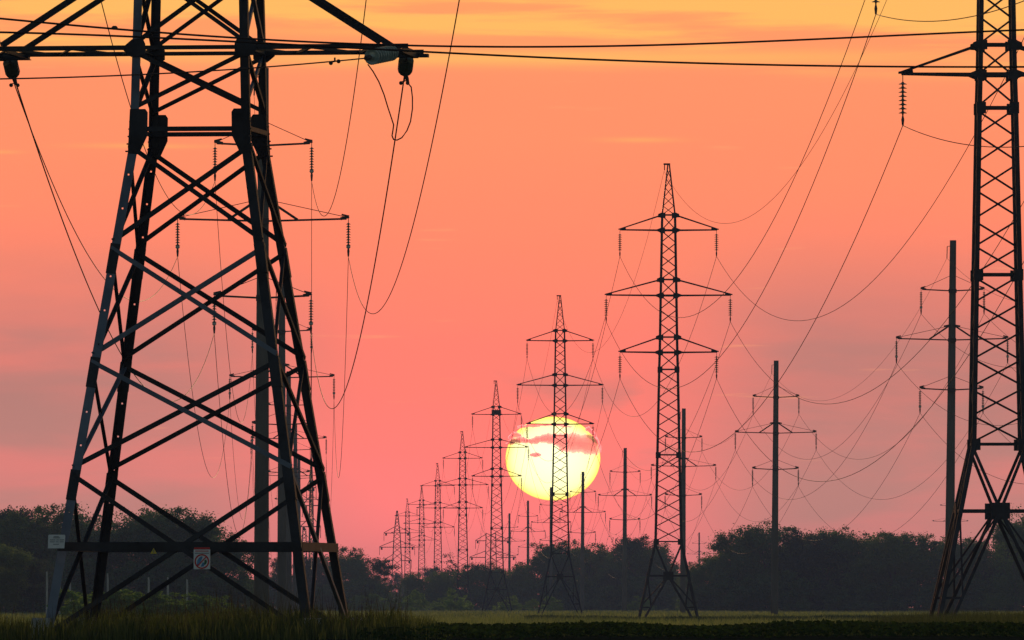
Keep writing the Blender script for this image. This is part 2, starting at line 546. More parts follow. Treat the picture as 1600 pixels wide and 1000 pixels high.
def lattice_tower(px, kinv, tip_py, label, short, platform=False, rot=None, detail=True):
    rot = random.uniform(-.01, .045) if rot is None else rot
    D = 635.0 * kinv
    tip = at(px, tip_py, D)
    X0 = tip.x
    g0 = float(gz(np.array(X0), np.array(D)))
    dz = tip.z - 28.5
    root = empty("lattice_tower", (X0, D, g0), rot)
    tag(root, label, "power tower", "lattice towers of the long power line")
    root.rotation_euler.y = random.uniform(-.0035, .0035)
    off = dz - g0
    zl = lambda z: z + off
    wb = 1.60 + (4.84 + off) * (2.12 / 4.82)          # spread at the ground
    LW, BW = .145, .062
    corner = lambda z, sx_, sy_: Vector((sx_ * width_at(z) / 2, sy_ * width_at(z) / 2, zl(z)))
    for sx_ in (-1, 1):
        for sy_ in (-1, 1):
            pts = [Vector((sx_ * wb / 2, sy_ * wb / 2, -.1))] + [corner(z, sx_, sy_) for z, _ in LEV[:-1]]
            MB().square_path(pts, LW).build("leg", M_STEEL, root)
    # panels
    bounds = [4.84, 10.26, 15.6, 16.66, 17.62, 20.22, 21.22, 24.3, 25.26]
    cnt = [6, 6, 1, 1, 3, 1, 4, 1]
    mb = MB(); plates = mb
    face = lambda z, s, f: (corner(z, s, -1), corner(z, s, 1), Vector((-corner(z, 1, 1).x, s * corner(z, 1, 1).y, zl(z))), None)[0]

    def fpt(z, fidx, s):
        w = width_at(z) / 2
        return Vector(((s * w, -w), (s * w, w), (-w, s * w), (w, s * w))[fidx] + (zl(z),))
    for f in range(4):
        npan = 0
        for bi in range(len(cnt)):
            zs = np.linspace(bounds[bi], bounds[bi + 1], cnt[bi] + 1)
            for a, b2 in zip(zs[:-1], zs[1:]):
                gap = .05 * (b2 - a)
                sg = (1 if f in (0, 2) else -1) * (1 if npan % 2 else -1)
                npan += 1
                mb.bar(fpt(a + gap, f, -sg), fpt(b2 - gap, f, sg), BW, BW)
        for z in bounds:
            th = .11 if z in (16.66, 20.22, 24.3) else .075
            mb.bar(fpt(z, f, -1), fpt(z, f, 1), th, th)
            if f < 2:
                for s in (-1, 1):
                    c = fpt(z, f, s)
                    hp = .30 if z in (16.66, 20.22, 24.3, 17.62, 21.22, 25.26) else .36
                    plates.box(c + Vector((-s * .05, 0, -.02)), .30, .17, hp)
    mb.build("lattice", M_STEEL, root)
    if platform:
        MB().box((0, 0, zl(24.55)), 1.15, 1.1, .62).build("platform", M_STEEL, root)
    # splayed base
    zc = zl(2.70)
    wl = lambda z: 1.60 + (zl(4.84) - z) * (2.12 / 4.82)
    for f in range(4):
        def P(z, s, full=None):
            w = wl(z) / 2
            hx = w if full is None else full
            return Vector(((s * hx, -w), (s * hx, w), (-w, s * hx), (w, s * hx))[f] + (z,))
        base = MB()
        ctr = P(zc, 1, 0.0)
        base.bar(P(zc, -1), P(zc, 1), .10, .10)
        for s in (-1, 1):
            base.bar(P(zl(4.70), s), ctr, .095, .095)
            foot = P(.0, s, wl(0.0) / 2 - .34)
            base.bar(ctr, foot, .105, .105)
            zs = zc * .28
            fr = zs / zc
            vpt = foot.lerp(ctr, fr)
            base.bar(P(zs, s), vpt, .075, .075)
            base.bar(P(zc * .97, s), vpt.lerp(ctr, .02), .06, .06)
            base.bar(P(zs * 1.15, s), ctr, .06, .06)
        nrm = Vector(((0, -1, 0), (0, 1, 0), (-1, 0, 0), (1, 0, 0))[f])
        tx = Vector(((1, 0, 0), (1, 0, 0), (0, 1, 0), (0, 1, 0))[f])
        cp = ctr + nrm * .06
        poly = [cp + tx * a + Vector((0, 0, b2)) for a, b2 in ((-.30, -.26), (.30, -.26), (.30, .26), (-.30, .26))]
        base.prism(poly, nrm * .025)
        base.build("leg_brace", M_STEEL, root)
    # peak with hooked bracket
    pk = MB()
    for f in range(4):
        zs = np.linspace(25.26, 28.1, 6)
        for a, b2 in zip(zs[:-1], zs[1:]):
            sg = 1 if f in (0, 2) else -1
            pk.bar(fpt(a, f, -sg), fpt(b2, f, sg), .045, .045)
    for sx_ in (-1, 1):
        for sy_ in (-1, 1):
            pk.bar(corner(25.26, sx_, sy_), corner(28.4, sx_, sy_), .085, .085)
    pk.bar((-.32, 0, zl(28.44)), (.10, 0, zl(28.44)), .11, .11)
    pk.bar((-.26, 0, zl(28.40)), (-.26, 0, zl(28.05)), .06, .06)
    pk.build("peak", M_STEEL, root)
    mat = Matrix.Rotation(rot, 3, 'Z')
    tw = lambda p: mat @ Vector(p) + Vector((X0, D, g0))
    ends = {}
    for zb, zt, half, nm in ARMS:
        for s, sn in ((-1, "left"), (1, "right")):
            am = MB()
            tipz = zl(zb) + .03
            tp = Vector((s * half, 0, tipz))
            for sy_ in (-1, 1):
                c = corner(zb, s, sy_); ct = corner(zt, s, sy_)
                te = Vector((s * (half - .05), sy_ * .05, tipz))
                am.bar(c, te, .085, .085)
                am.bar(ct, te + Vector((0, 0, .06)), .07, .07)
            for fr in (.3, .55, .78):
                a = corner(zb, s, -1).lerp(tp, fr); b2 = corner(zb, s, 1).lerp(tp, fr)
                am.bar(a, b2, .05, .05)
            am.prism([Vector((s * (half - .42), -.02, tipz)), Vector((s * (half + .06), -.02, tipz)), Vector((s * (half + .06), -.02, tipz + .07)), Vector((s * (half - .40), -.02, tipz + .17))], (0, .04, 0))
            for zq, hq, dq in ((zl(zb), .17, .34), (zl(zt), .15, .26)):
                xw = s * width_at(zb) / 2
                wq = width_at(zb) / 2 + .03
                for yq in (-wq, wq):
                    am.prism([Vector((xw - s * .02, yq, zq - hq)), Vector((xw + s * dq, yq, zq - (.02 if zq == zl(zb) else .13))), Vector((xw + s * dq * .9, yq, zq + .05)), Vector((xw - s * .02, yq, zq + hq))], (0, .02, 0))
            am.build("cross_arm", M_STEEL, root)
            hp = tw((s * (half - .06), 0, tipz - .04))
            ends[(nm, sn)] = hp + Vector((0, 0, -1.62))
            if kinv < 3.2:
                insulator(hp, ends[(nm, sn)], .135, 8, f"disc insulator string hanging from {nm} {sn} arm of the {short}", kinv < 2.2, "insulator strings on the lattice towers", .34)
    ends[("ground", "wire")] = tw((-.26, 0, zl(28.0)))
    return dict(D=D, ends=ends, short=short, root=root)


TW = [
    lattice_tower(1557, .5115, -460, "tallest lattice power tower, cut off by the right edge of the photo", "frame-edge tower", rot=.03),
    lattice_tower(1044, 1.0, 255, "big black lattice tower in the field right of the sun", "big tower right of sun"),
    lattice_tower(875, 1.466, 461, "lattice tower silhouetted in front of the sun", "tower crossing the sun"),
    lattice_tower(776.5, 1.976, 594.5, "lattice tower just left of the sun", "tower left of sun", True),
    lattice_tower(723.5, 2.457, 673.5, "slim lattice tower, second one left of the sun", "second tower left of sun"),
    lattice_tower(684.5, 2.95, 723.5, "small lattice tower, third one left of the sun", "third tower left of sun"),
    lattice_tower(659, 3.448, 758, "distant lattice tower, fourth one left of the sun", "fourth tower left of sun"),
    lattice_tower(637, 3.876, 779, "very distant lattice tower, fifth one left of the sun", "fifth tower left of sun"),
]


# ------------------------------------------------------------------ wires
def sag_pts(p, q, sag, n=44):
    out_ = []
    for i in range(n + 1):
        t_ = i / n
        a = p.lerp(q, t_)
        a.z -= 4 * sag * t_ * (1 - t_)
        out_.append(a)
    return out_


def fit_sag(p, q, target):
    lo, hi = 0.5, 30.0
    for _ in range(40):
        m_ = (lo + hi) / 2
        y = max(py_of(a) for a in sag_pts(p, q, m_, 80))
        if y < target: lo = m_
        else: hi = m_
    return lo


def wire(p, q, sag, label, cat, group, r=.014, n=44):
    pts = sag_pts(Vector(p), Vector(q), sag, n)
    o0 = pts[0].copy()
    o = MB().tube([a - o0 for a in pts], r, 5).build("power_line", M_WIRE, None, o0, True)
    return tag(o, label, cat, group)


KEYS = [("upper", "left"), ("upper", "right"), ("middle", "left"), ("middle", "right"), ("lower", "left"), ("lower", "right"), ("ground", "wire")]
MINS = {("upper", "left"): 496, ("upper", "right"): 501, ("middle", "left"): 607, ("middle", "right"): 631, ("lower", "left"): 706, ("lower", "right"): 752, ("ground", "wire"): 349}
S0 = {}
for kx in KEYS:
    S0[kx] = fit_sag(TW[0]["ends"][kx], TW[1]["ends"][kx], MINS[kx])
print("SAGS", {k_: round(v_, 2) for k_, v_ in S0.items()})
for i in range(5):
    a, b2 = TW[i], TW[i + 1]
    for kx in KEYS:
        nm = "earth wire" if kx[0] == "ground" else f"{kx[0]} {kx[1]} conductor"
        wire(a["ends"][kx], b2["ends"][kx], S0[kx] * ((b2["D"] - a["D"]) / 310.0) ** 2, f"{nm} from {a['short']} to {b2['short']}", "power line", "conductors of the lattice tower line", .010 if kx[0] == "ground" else .0135)
for kx in KEYS:                      # the span that comes on over the camera
    if kx[0] == "ground": continue
    p = TW[0]["ends"][kx]
    q = p + Vector((5.6, -306, 5.4))
    wire(p, q, 7.0, f"{kx[0]} {kx[1]} conductor from frame-edge tower towards the viewer", "power line", "conductors of the lattice tower line", .0135, 80)


# ------------------------------------------------------------------ concrete poles
PARM = [(-3.05, 1.95, "lower", .8), (0.0, 3.42, "middle", .85), (3.0, 1.95, "upper", .9)]


def concrete_pole(px, D, mid_py, label, short, group, detail=True, ins=.036, lean=0.0):
    mid = at(px, mid_py, D)
    g0 = float(gz(np.array(mid.x), np.array(D)))
    root = empty("concrete_pole", (mid.x, D, g0), random.uniform(-.05, .05))
    tag(root, label, "power pole", group)
    zm = mid.z - g0
    top = zm + 6.1
    sh = MB(); n = 12; rings = []
    for i in range(15):
        z = top * i / 14 - (.2 if i == 0 else 0)
        r_ = .31 + (.195 - .31) * (z / 23.0)
        rings.append([Vector((math.cos(a * 2 * math.pi / n) * r_ + lean * (z - zm), math.sin(a * 2 * math.pi / n) * r_, z)) for a in range(n)])
    sh.ring_tube(rings).build("shaft", M_CONC, root, None, True)
    ends = {}
    mat = Matrix.Rotation(root.rotation_euler.z, 3, 'Z')
    for dz, half, nm, rod in PARM:
        z = zm + dz
        cx = lean * dz
        am = MB()
        for s in (-1, 1):
            am.bar((cx, -.27, z), (cx + s * (half - .1), -.05, z + .10), .075, .09)
            am.bar((cx + s * (half - .34), -.05, z + .10), (cx + s * half, -.05, z + .19), .12, .10)
            am.bar((cx + s * half, -.05, z + .2), (cx + s * (half - .3), -.05, z + .27), .07, .06)
            am.tube([(cx + s * .2, -.2, z + rod), (cx + s * (half - .12), -.05, z + .17)], .014, 4)
            if nm == "middle":
                am.bar((cx + s * .18, -.24, z + .86), (cx + s * 1.38, -.16, z + .06), .10, .10)
                am.bar((cx + s * .1, -.26, z + .92), (cx + s * .5, -.22, z + .84), .10, .08)
        am.bar((cx, -.30, z - .12), (cx, -.30, z + .12), .50, .08)
        am.build("cross_arm", M_RUST, root)
        for s, sn in ((-1, "left"), (1, "right")):
            hp = mat @ Vector((cx + s * (half - .03), -.05, z + .16)) + Vector((mid.x, D, g0))
            e_ = hp + Vector((0, 0, -1.56))
            ends[(nm, sn)] = e_
            if detail:
                insulator(hp, e_, .10, 9, f"disc insulator string hanging from {nm} {sn} arm of the {short}", D < 700, "insulator strings on the concrete poles", .40, None, 8, D < 950)
    hk = MB()
    hx = lean * 6
    hk.tube([(hx - .1, -.1, top - .35), (hx - .36, -.1, top - .38), (hx - .38, -.1, top - 1.1)], .03, 5)
    hk.build("wire_hook", M_RUST, root)
    ends[("ground", "wire")] = mat @ Vector((hx - .38, -.1, top - 1.1)) + Vector((mid.x, D, g0))
    return dict(D=D, ends=ends, short=short)


GP = "concrete poles of the right-hand line"
PL = [
    concrete_pole(1487.5, 620, 531.5, "thick concrete pole beside the frame-edge lattice tower", "pole beside frame-edge tower", GP, lean=.012),
    concrete_pole(1212, 852, 677, "concrete pole standing alone before the dark wood on the right", "lone right pole", GP, lean=.008),
    concrete_pole(1068, 1066, 729, "concrete pole close behind the big tower right of the sun", "pole behind big tower", GP, lean=.006),
    concrete_pole(976.5, 1290, 775, "concrete pole midway between the sun and the big tower", "pole right of sun", GP, lean=.006),
    concrete_pole(910.5, 1513, 801, "concrete pole rising into the lower right rim of the sun", "pole at sun rim", GP, lean=.006),
    concrete_pole(861, 1736, 817, "concrete pole hidden behind the leg of the tower crossing the sun", "pole behind sun tower", GP),
    concrete_pole(825, 1984, 831, "far concrete pole just left below the sun", "far pole", GP),
    concrete_pole(796, 2207, 846, "farthest concrete pole, beside the tower left of the sun", "farthest pole", GP, detail=False),
]
GQ = "concrete poles of the line behind the near tower"
QL = [
    concrete_pole(411, 403, 346, "thickest concrete pole, seen through the near tower", "thickest pole", GQ, lean=.004),
    concrete_pole(440.5, 660, 590.5, "second concrete pole behind the near tower, beside its right leg", "second pole behind near tower", GQ),
    concrete_pole(451, 915, 686, "third concrete pole behind the near tower, mostly hidden by its leg", "third pole behind near tower", GQ),
    concrete_pole(461.5, 1171, 744, "fourth concrete pole behind the near tower, thin and hazy", "fourth pole behind near tower", GQ),
    concrete_pole(467, 1427, 781, "fifth concrete pole behind the near tower, smallest of that row", "fifth pole behind near tower", GQ, detail=False),
]
concrete_pole(1092.5, 2850, 866, "lone far pole rising from the gap between two woods", "gap pole", "concrete poles in the distance", detail=False)

concrete_pole(1485, 1937, 815, "faint far pole peeking out behind the pole beside the frame-edge tower", "faint far pole", "concrete poles in the distance", detail=False)
SP = 5.6
for i in range(5):
    a, b2 = PL[i], PL[i + 1]
    for kx in KEYS:
        nm = "earth wire" if kx[0] == "ground" else f"{kx[0]} {kx[1]} conductor"
        wire(a["ends"][kx], b2["ends"][kx], (4.6 if kx[0] == "ground" else SP) * ((b2["D"] - a["D"]) / 223.0) ** 2, f"{nm} from {a['short']} to {b2['short']}", "power line", "conductors of the pole lines", .009 if kx[0] == "ground" else .012)
for kx in KEYS:
    p = PL[0]["ends"][kx]
    nm = "earth wire" if kx[0] == "ground" else f"{kx[0]} {kx[1]} conductor"
    wire(p, p + Vector((4.3, -223, 0)), SP, f"{nm} leaving pole beside frame-edge tower past the photo edge", "power line", "conductors of the pole lines", .009 if kx[0] == "ground" else .012)
for i in range(3):
    a, b2 = QL[i], QL[i + 1]
    for kx in KEYS:
        nm = "earth wire" if kx[0] == "ground" else f"{kx[0]} {kx[1]} conductor"
        wire(a["ends"][kx], b2["ends"][kx], (5.5 if kx[0] == "ground" else 6.8), f"{nm} from {a['short']} to {b2['short']}", "power line", "conductors of the pole lines", .009 if kx[0] == "ground" else .012)

# ------------------------------------------------------------------ near anchor tower
DL = 150.0
lc = at(311, 985, DL)
PHI = R_(-7.4)
g0 = 0.42
root = empty("anchor_tower", (lc.x, DL, g0), PHI)
tag(root, "huge near steel tower with crossed braces filling the left side", "power tower", None)
zL = lambda y: (945.0 - y) * DL / FPX + CAMZ - g0
Z_F, Z_N1, Z_N2, Z_N3, Z_W, Z_U = zL(1000), zL(737), zL(562), zL(385), zL(225), zL(178)
Z_A, Z_T, Z_M, Z_M2, Z_H, Z_P = zL(78), zL(-62), 12.9, 14.2, 16.9, 20.6
HL = [(Z_F, 4.00), (Z_W, 1.79), (Z_U, 1.71), (Z_T, 1.66), (Z_H + 1, 1.3), (Z_P, .15)]
hw = lambda z: float(np.interp(z, [a for a, _ in HL], [b_ for _, b_ in HL])) / 2
cn = lambda z, sx_, sy_: Vector((sx_ * hw(z), sy_ * hw(z), z))
for sx_ in (-1, 1):
    for sy_ in (-1, 1):
        mb = MB()
        fa, fb = (-sx_, 0, 0), (0, -sy_, 0)
        if sx_ == -1:
            L_ = Z_W - Z_F
            hol = [((zL(y) - Z_F) / L_) for y in ((800, 747, 697, 645, 592, 540, 487, 434, 328, 275) if sy_ < 0 else (782, 730, 678, 626, 574, 470, 418, 365, 313, 262))]
        else:
            hol = None
        mb.angle_iron(cn(Z_F, sx_, sy_), cn(Z_W, sx_, sy_), .135, .014, fa, fb, hol)
        mb.angle_iron(cn(Z_W, sx_, sy_), cn(Z_T, sx_, sy_), .125, .014, fa, fb)
        mb.angle_iron(cn(Z_T, sx_, sy_), cn(Z_H + 1, sx_, sy_), .11, .014, fa, fb)
        mb.angle_iron(cn(Z_H + 1, sx_, sy_), cn(Z_P, sx_, sy_), .08, .012, fa, fb)
        leg = mb.build("leg", M_STEEL_LIT if (sx_, sy_) == (-1, -1) else M_STEEL, root)
        # outer splice straps at the nodes and a footing block
        for z in (Z_N1, Z_N2, Z_N3):
            st = MB()
            c = cn(z, sx_, sy_); c2 = cn(z - .42, sx_, sy_)
            st.angle_iron(c + Vector((sx_ * .012, sy_ * .012, .02)), c2 + Vector((sx_ * .012, sy_ * .012, 0)), .15, .012, fa, fb)
            st.build("splice_plate", M_STEEL, leg)
        fb_ = MB(); c = cn(Z_F, sx_, sy_)
        r2 = lambda z, s_: [Vector((c.x + a * s_, c.y + b_ * s_, z)) for a, b_ in ((-1, -1), (1, -1), (1, 1), (-1, 1))]
        fb_.ring_tube([r2(-.4, .17), r2(.24, .13), r2(.29, .12)])
        fb_.build("footing", M_FOOT, leg)


def brace(p, q, w, name="brace", th=.010, n=(0, -1, 0), parent=None, flip=1):
    """angle-iron bar lying in the face whose outward normal is n"""
    p = Vector(p); q = Vector(q); n = Vector(n)
    d = (q - p).normalized(); side = d.cross(n).normalized()
    if side.z * flip < 0: side = -side
    mb = MB().angle_iron(p - side * w / 2, q - side * w / 2, w, th, side, -n)
    return mb.build(name, M_STEEL_LIT if random.random() < .22 and name == 'brace' else M_STEEL, parent or root)


FACES = [((0, -1, 0), lambda z, s: cn(z, s, -1)), ((0, 1, 0), lambda z, s: cn(z, s, 1)), ((-1, 0, 0), lambda z, s: cn(z, -1, s)), ((1, 0, 0), lambda z, s: cn(z, 1, s))]
for n_, pt in FACES:
    nv = Vector(n_)
    front = abs(n_[1]) > 0
    w_ = .070 if front else .055
    io = nv * -.02
    for i, (za, zb) in enumerate(((Z_F, Z_N1), (Z_N1, Z_N2), (Z_N2, Z_N3), (Z_N3, Z_W))):
        e = .05
        brace(pt(za + e, -1) + io, pt(zb - e, 1) + io, w_, n=n_)
        brace(pt(za + e, 1) + nv * .016, pt(zb - e, -1) + nv * .016, w_, n=n_)
    for za, zb in ((Z_U, Z_A), (Z_A, Z_T)):
        brace(pt(za + .06, -1) + io, pt(zb - .06, 1) + io, .062, n=n_)
        brace(pt(za + .06, 1) + nv * .014, pt(zb - .06, -1) + nv * .014, .062, n=n_)
    zs = [Z_T, (Z_T + Z_M) / 2, Z_M, (Z_M + Z_M2) / 2 + .3, (Z_M2 + Z_H) / 2, Z_H, Z_H + 1]
    for za, zb in zip(zs[:-1], zs[1:]):
        brace(pt(za + .06, -1) + io, pt(zb - .06, 1) + io, .062, n=n_)
        brace(pt(za + .06, 1) + nv * .014, pt(zb - .06, -1) + nv * .014, .062, n=n_)
    zc = zL(855)
    brace(pt(zc, -1) + nv * .018, pt(zc, 1) + nv * .018, .13, "horizontal_beam", n=n_)
    brace(pt(zL(205), -1) + nv * .018, pt(zL(205), 1) + nv * .018, .068, "horizontal_beam", n=n_)
    brace(pt(zL(78), -1) + nv * .022, pt(zL(78), 1) + nv * .022, .06, "horizontal_beam", n=n_)
    brace(pt(Z_T, -1) + nv * .022, pt(Z_T, 1) + nv * .022, .09, "horizontal_beam", n=n_)
    if front:
        tx = Vector((1, 0, 0))
        for s in (-1, 1):
            c = pt(zL(205), s) + nv * .030
            h0, h1 = zL(245) - zL(205), zL(174) - zL(205)
            poly = [(-.01, h1), (.22, h1), (.255, h1 - .05), (.25, -.10), (.12, h0), (-.04, h0 + .02)]
            MB().prism([c + tx * (-s * a) + Vector((0, 0, b_)) for a, b_ in poly][::(1 if s < 0 else -1)], nv * .014).build("gusset_plate", M_STEEL, root)
            c = pt(zL(78), s) + nv * .034
            poly = [(-.16, .0), (-.02, .12), (.14, .14), (.18, .05), (.18, -.09), (.08, -.14), (-.03, -.14), (-.14, -.05)]
            MB().prism([c + tx * (-s * a) + Vector((0, 0, b_)) for a, b_ in poly][::(1 if s < 0 else -1)], nv * .014).build("gusset_plate", M_STEEL, root)
            bl = MB()
            for zz in np.linspace(zL(240), zL(182), 6):
                bl.box(pt(zz, s) + Vector((s * .012, nv.y * .02, 0)), .045, .03, .022)
            bl.build("splice_bolts", M_RUST, root)


def ltw(p):
    return Matrix.Rotation(PHI, 3, 'Z') @ Vector(p) + Vector((lc.x, DL, g0))


ends_l = {}
for zb, zt, half, nm in ((Z_A, Z_T, 3.20, "lower"), (Z_M, Z_M2, 4.55, "middle"), (Z_H, Z_H + 1, 3.35, "upper")):
    for s, sn in ((-1, "left"), (1, "right")):
        arm = empty("cross_arm"); arm.parent = root
        hwz = hw(zb)
        for sy_ in (-1, 1):
            n_ = (0, sy_, 0)
            c = cn(zb, s, sy_); te = Vector((s * (half + .03), sy_ * hwz * .95, zb + .0))
            io = Vector((0, sy_ * .03, 0))
            brace(c + io, te + io, .068, "chord", n=n_, parent=arm)
            brace(cn(zt, s, sy_) + io, Vector((s * (half - .38), sy_ * hwz * .95, zb + .05)) + io, .085, "tie_bar", n=n_, parent=arm)
        for i in range(5):
            x0 = s * (hwz + (half - hwz) * i / 5); x1 = s * (hwz + (half - hwz) * (i + 1) / 5)
            ss = 1 if i % 2 else -1
            brace((x0, ss * hwz, zb - .03), (x1, -ss * hwz, zb - .03), .04, "lacing_bar", n=(0, 0, -1), parent=arm)
        brace((s * (half - .05), -hwz, zb - .045), (s * (half - .05), hwz, zb - .045), .10, "end_beam", n=(s, 0, 0), parent=arm)
        brace((s * (half - .45), -hwz, zb - .045), (s * (half - .45), hwz, zb - .045), .08, "end_beam", n=(s, 0, 0), parent=arm)
        MB().box((s * (half - .2), hwz * .9, zb - .06), .62, .16, .05).build("hanger_plate", M_STEEL, arm)
        ends_l[(nm, sn)] = ltw((s * (half - .22), hwz * .9, zb - .10))

SHL = "near tower"
for (nm, sn), p in ends_l.items():
    q = QL[0]["ends"][(nm, sn)]
    smin = {("lower", "right"): 635, ("middle", "right"): 487, ("upper", "right"): 335, ("lower", "left"): 624, ("middle", "left"): 468, ("upper", "left"): 333}[(nm, sn)]
    sg = fit_sag(p, q, smin)
    L = (q - p).length
    d = Vector((q.x - p.x, q.y - p.y, q.z - p.z - 4 * sg)); d.normalize()
    e_ = p + d * 1.46 + Vector((0, 0, -.05))
    insulator(p, e_, .115, 10, f"dark glass insulator string at {nm} {sn} arm end of the near tower", True, "tension insulators on the near tower", .30, M_INS, 14)
    wire(e_, q, sg, f"{nm} {sn} conductor sagging from near tower to thickest pole", "power line", "conductors leaving the near tower", .0115, 90)
    w0 = sag_pts(e_, q, sg, 600)
    cl_ = MB().tube([e_ - d * .12, w0[0], w0[1]], [.03, .042, .022], 8)
    cl_.tube([w0[0], w0[0] + Vector((.03, -.02, -.10)), w0[0] + Vector((.05, -.03, -.16))], [.03, .03, .018], 7)
    tag(cl_.build("tension_clamp", M_RUST), f"dark tension clamp where the {nm} {sn} conductor meets its glass insulator", "clamp", "tension clamps of the near tower")
    if nm == "lower":      # vibration damper under the conductor by the clamp
        w0 = sag_pts(e_, q, sg, 400)
        c = w0[1] if sn == "right" else w0[1]
        dm = MB()
        dm.tube([c + Vector((-.045, 0, -.08)), c + Vector((.045, 0, -.06))], .008, 5)
        dm.tube([c, c + Vector((0, 0, -.08))], .012, 5)
        for s in (-1, 1):
            dm.lathe(c + Vector((s * .05, -.03, -.10)), c + Vector((s * .05, .03, -.10)), [(0, .01), (.006, .03), (.05, .03), (.06, .01)], 10)
        tag(dm.build("vibration_damper", M_RUST, None), f"small round vibration damper below the lower {sn} insulator of near tower", "damper", "vibration dampers")

# the near string at the lower right arm that pulls towards the viewer's left, its wire, jumper and damper
p = ends_l[("lower", "right")] + Vector((-.12, -1.45, .02))
e_ = at(571, 91, p.y - 1.30)
insulator(p, e_, .118, 9, "ribbed glass insulator string lying almost level under the right arm", True, "tension insulators on the near tower", .24, M_INS2, 18)
far_e = at(-340, 122, e_.y - 24)
wire(e_, far_e, .12, "thin conductor running level to the left behind the near tower body", "power line", "conductors leaving the near tower", .0105, 60)
w0 = at(523, 92, e_.y - 1.2)
dm = MB()
dm.tube([w0 + Vector((-.05, 0, -.05)), w0 + Vector((.055, 0, -.03))], .008, 5)
dm.tube([w0 + Vector((0, 0, .02)), w0 + Vector((0, 0, -.04))], .014, 5)
for s, zz in ((-1, -.06), (1, -.035)):
    dm.lathe(w0 + Vector((s * .055, -.03, zz)), w0 + Vector((s * .055, .03, zz)), [(0, .01), (.006, .030), (.05, .030), (.06, .01)], 12)
tag(dm.build("vibration_damper", M_RUST, None), "two-ball vibration damper on the level wire left of the ribbed insulator", "damper", "vibration dampers")
jp = [(575, 101), (583, 112), (592, 128), (600, 148), (606, 168), (612, 186), (615, 195), (614, 203), (612.5, 212), (615, 218), (620, 219), (628, 215), (636, 204), (641.5, 190), (644.5, 170), (644.5, 152), (642.5, 136), (635, 127)]
y0, y1 = e_.y, e_.y + 4.0
jpt = [at(a, b_, y0 + (y1 - y0) * i / (len(jp) - 1)) for i, (a, b_) in enumerate(jp)]
MBj = MB().tube([a - jpt[0] for a in jpt], .0105, 5)
tag(MBj.build("jumper_cable", M_WIRE, None, jpt[0], True), "looping jumper cable hanging between the two insulators of the right arm", "cable")

# two thick cables crossing in front of everything
for pts, lab in (([(-40, 26), (0, 28), (210, 47), (390, 60.5), (600, 71), (750, 73.5), (900, 72), (1100, 67), (1300, 60.5), (1530, 50.5), (1660, 44)], "upper thick cable crossing the whole sky in front of the near tower"),
                 ([(-40, 49.5), (0, 50.5), (210, 58), (400, 66), (640, 80), (850, 90), (1000, 95.5), (1280, 103), (1530, 104.3), (1660, 104.4)], "lower thick cable crossing the whole sky in front of the near tower")):
    xs = np.linspace(pts[0][0], pts[-1][0], 70)
    co = np.polyfit([a for a, _ in pts], [b_ for _, b_ in pts], 4)
    P3 = [at(float(x), float(np.polyval(co, x)), 96 + 8 * (x / 1600.0)) for x in xs]
    P3 = [P3[0] + (P3[0] - P3[1]) * 25] + P3 + [P3[-1] + (P3[-1] - P3[-2]) * 25]
    tag(MB().tube([a - P3[0] for a in P3], .0098, 6).build("overhead_cable", M_WIRE, None, P3[0], True), lab, "cable")
cl = at(179, 43.5, 96.9)
tag(MB().lathe((-.03, 0, 0), (.03, 0, 0), [(0, .006), (.015, .02), (.045, .02), (.06, .006)], 8).build("cable_clamp", M_RUST, None, cl), "small clamp on the upper thick cable beside the tower leg", "clamp")

# signs on the near tower
def local_sign(px, py, d):
    return at(px, py, d), PHI


sp_, rz = at(88.5, 846, DL - 2.12), PHI
s1 = empty("notice_plate", sp_, rz)
tag(s1, "small white enamel notice plate on the left leg of near tower", "sign")
q = MB(); sk = .012
rr = [(-.128 + .0, -.10), (.112, -.10), (.128, .082), (.115, .098), (-.112, .10), (-.124, .088)]
q.prism([Vector((a, 0, b_)) for a, b_ in rr], (0, .006, 0)).build("plate", M_WHITE, s1)
tx = MB()
for z, segs in ((.070, ((-.045, .035),)), (.052, ((-.05, .05),)), (.022, ((-.10, -.02), (-.005, .03), (.045, .11))), (-.006, ((-.10, -.03), (-.012, .03), (.045, .105))), (-.040, ((-.05, .03),))):
    for a, b_ in segs:
        x = a
        while x < b_ - .003:
            wch = random.uniform(.005, .011)
            tx.box((x + wch / 2, -.003, z), wch * .8, .003, .010)
            x += wch
tx.build("lettering", M_INK, s1)

s2 = empty("prohibition_sign", at(315.5, 873, DL - 1.92), PHI)
tag(s2, "white sign with red crossed-out circle hanging on the lower beam", "sign")
MB().prism([Vector(v_) for v_ in ((-.122, 0, -.152), (.122, 0, -.152), (.122, 0, .134), (-.122, 0, .134))], (0, .006, 0)).build("plate", M_WHITE, s2)
MB().prism([Vector(v_) for v_ in ((-.122, 0, .136), (.122, 0, .136), (.112, 0, .166), (-.112, 0, .166))], (0, .006, 0)).build("red_header", M_RED, s2)
t2 = MB()
for zz, mt in ((.112, 1),):
    x = -.10
    while x < .10:
        wch = random.uniform(.008, .014); t2.box((x + wch / 2, -.003, zz), wch * .8, .003, .014); x += wch
t2.build("red_lettering", M_RED, s2)
t3 = MB(); x = -.105
while x < .105:
    wch = random.uniform(.006, .011); t3.box((x + wch / 2, -.003, .080), wch * .8, .003, .010); x += wch
t3.build("blue_lettering", M_INK, s2)
rg_ = MB(); nn = 40
for i in range(nn):
    a0, a1 = i * 2 * math.pi / nn, (i + 1) * 2 * math.pi / nn
    f = lambda r_, a: Vector((math.cos(a) * r_, -.0045, -.040 + math.sin(a) * r_))
    rg_.prism([f(.088, a0), f(.108, a0), f(.108, a1), f(.088, a1)], (0, .003, 0))
rg_.bar((-.062, -.006, -.105), (.066, -.006, .030), .016, .002, (0, 1, 0))
rg_.build("red_ring", M_RED, s2)
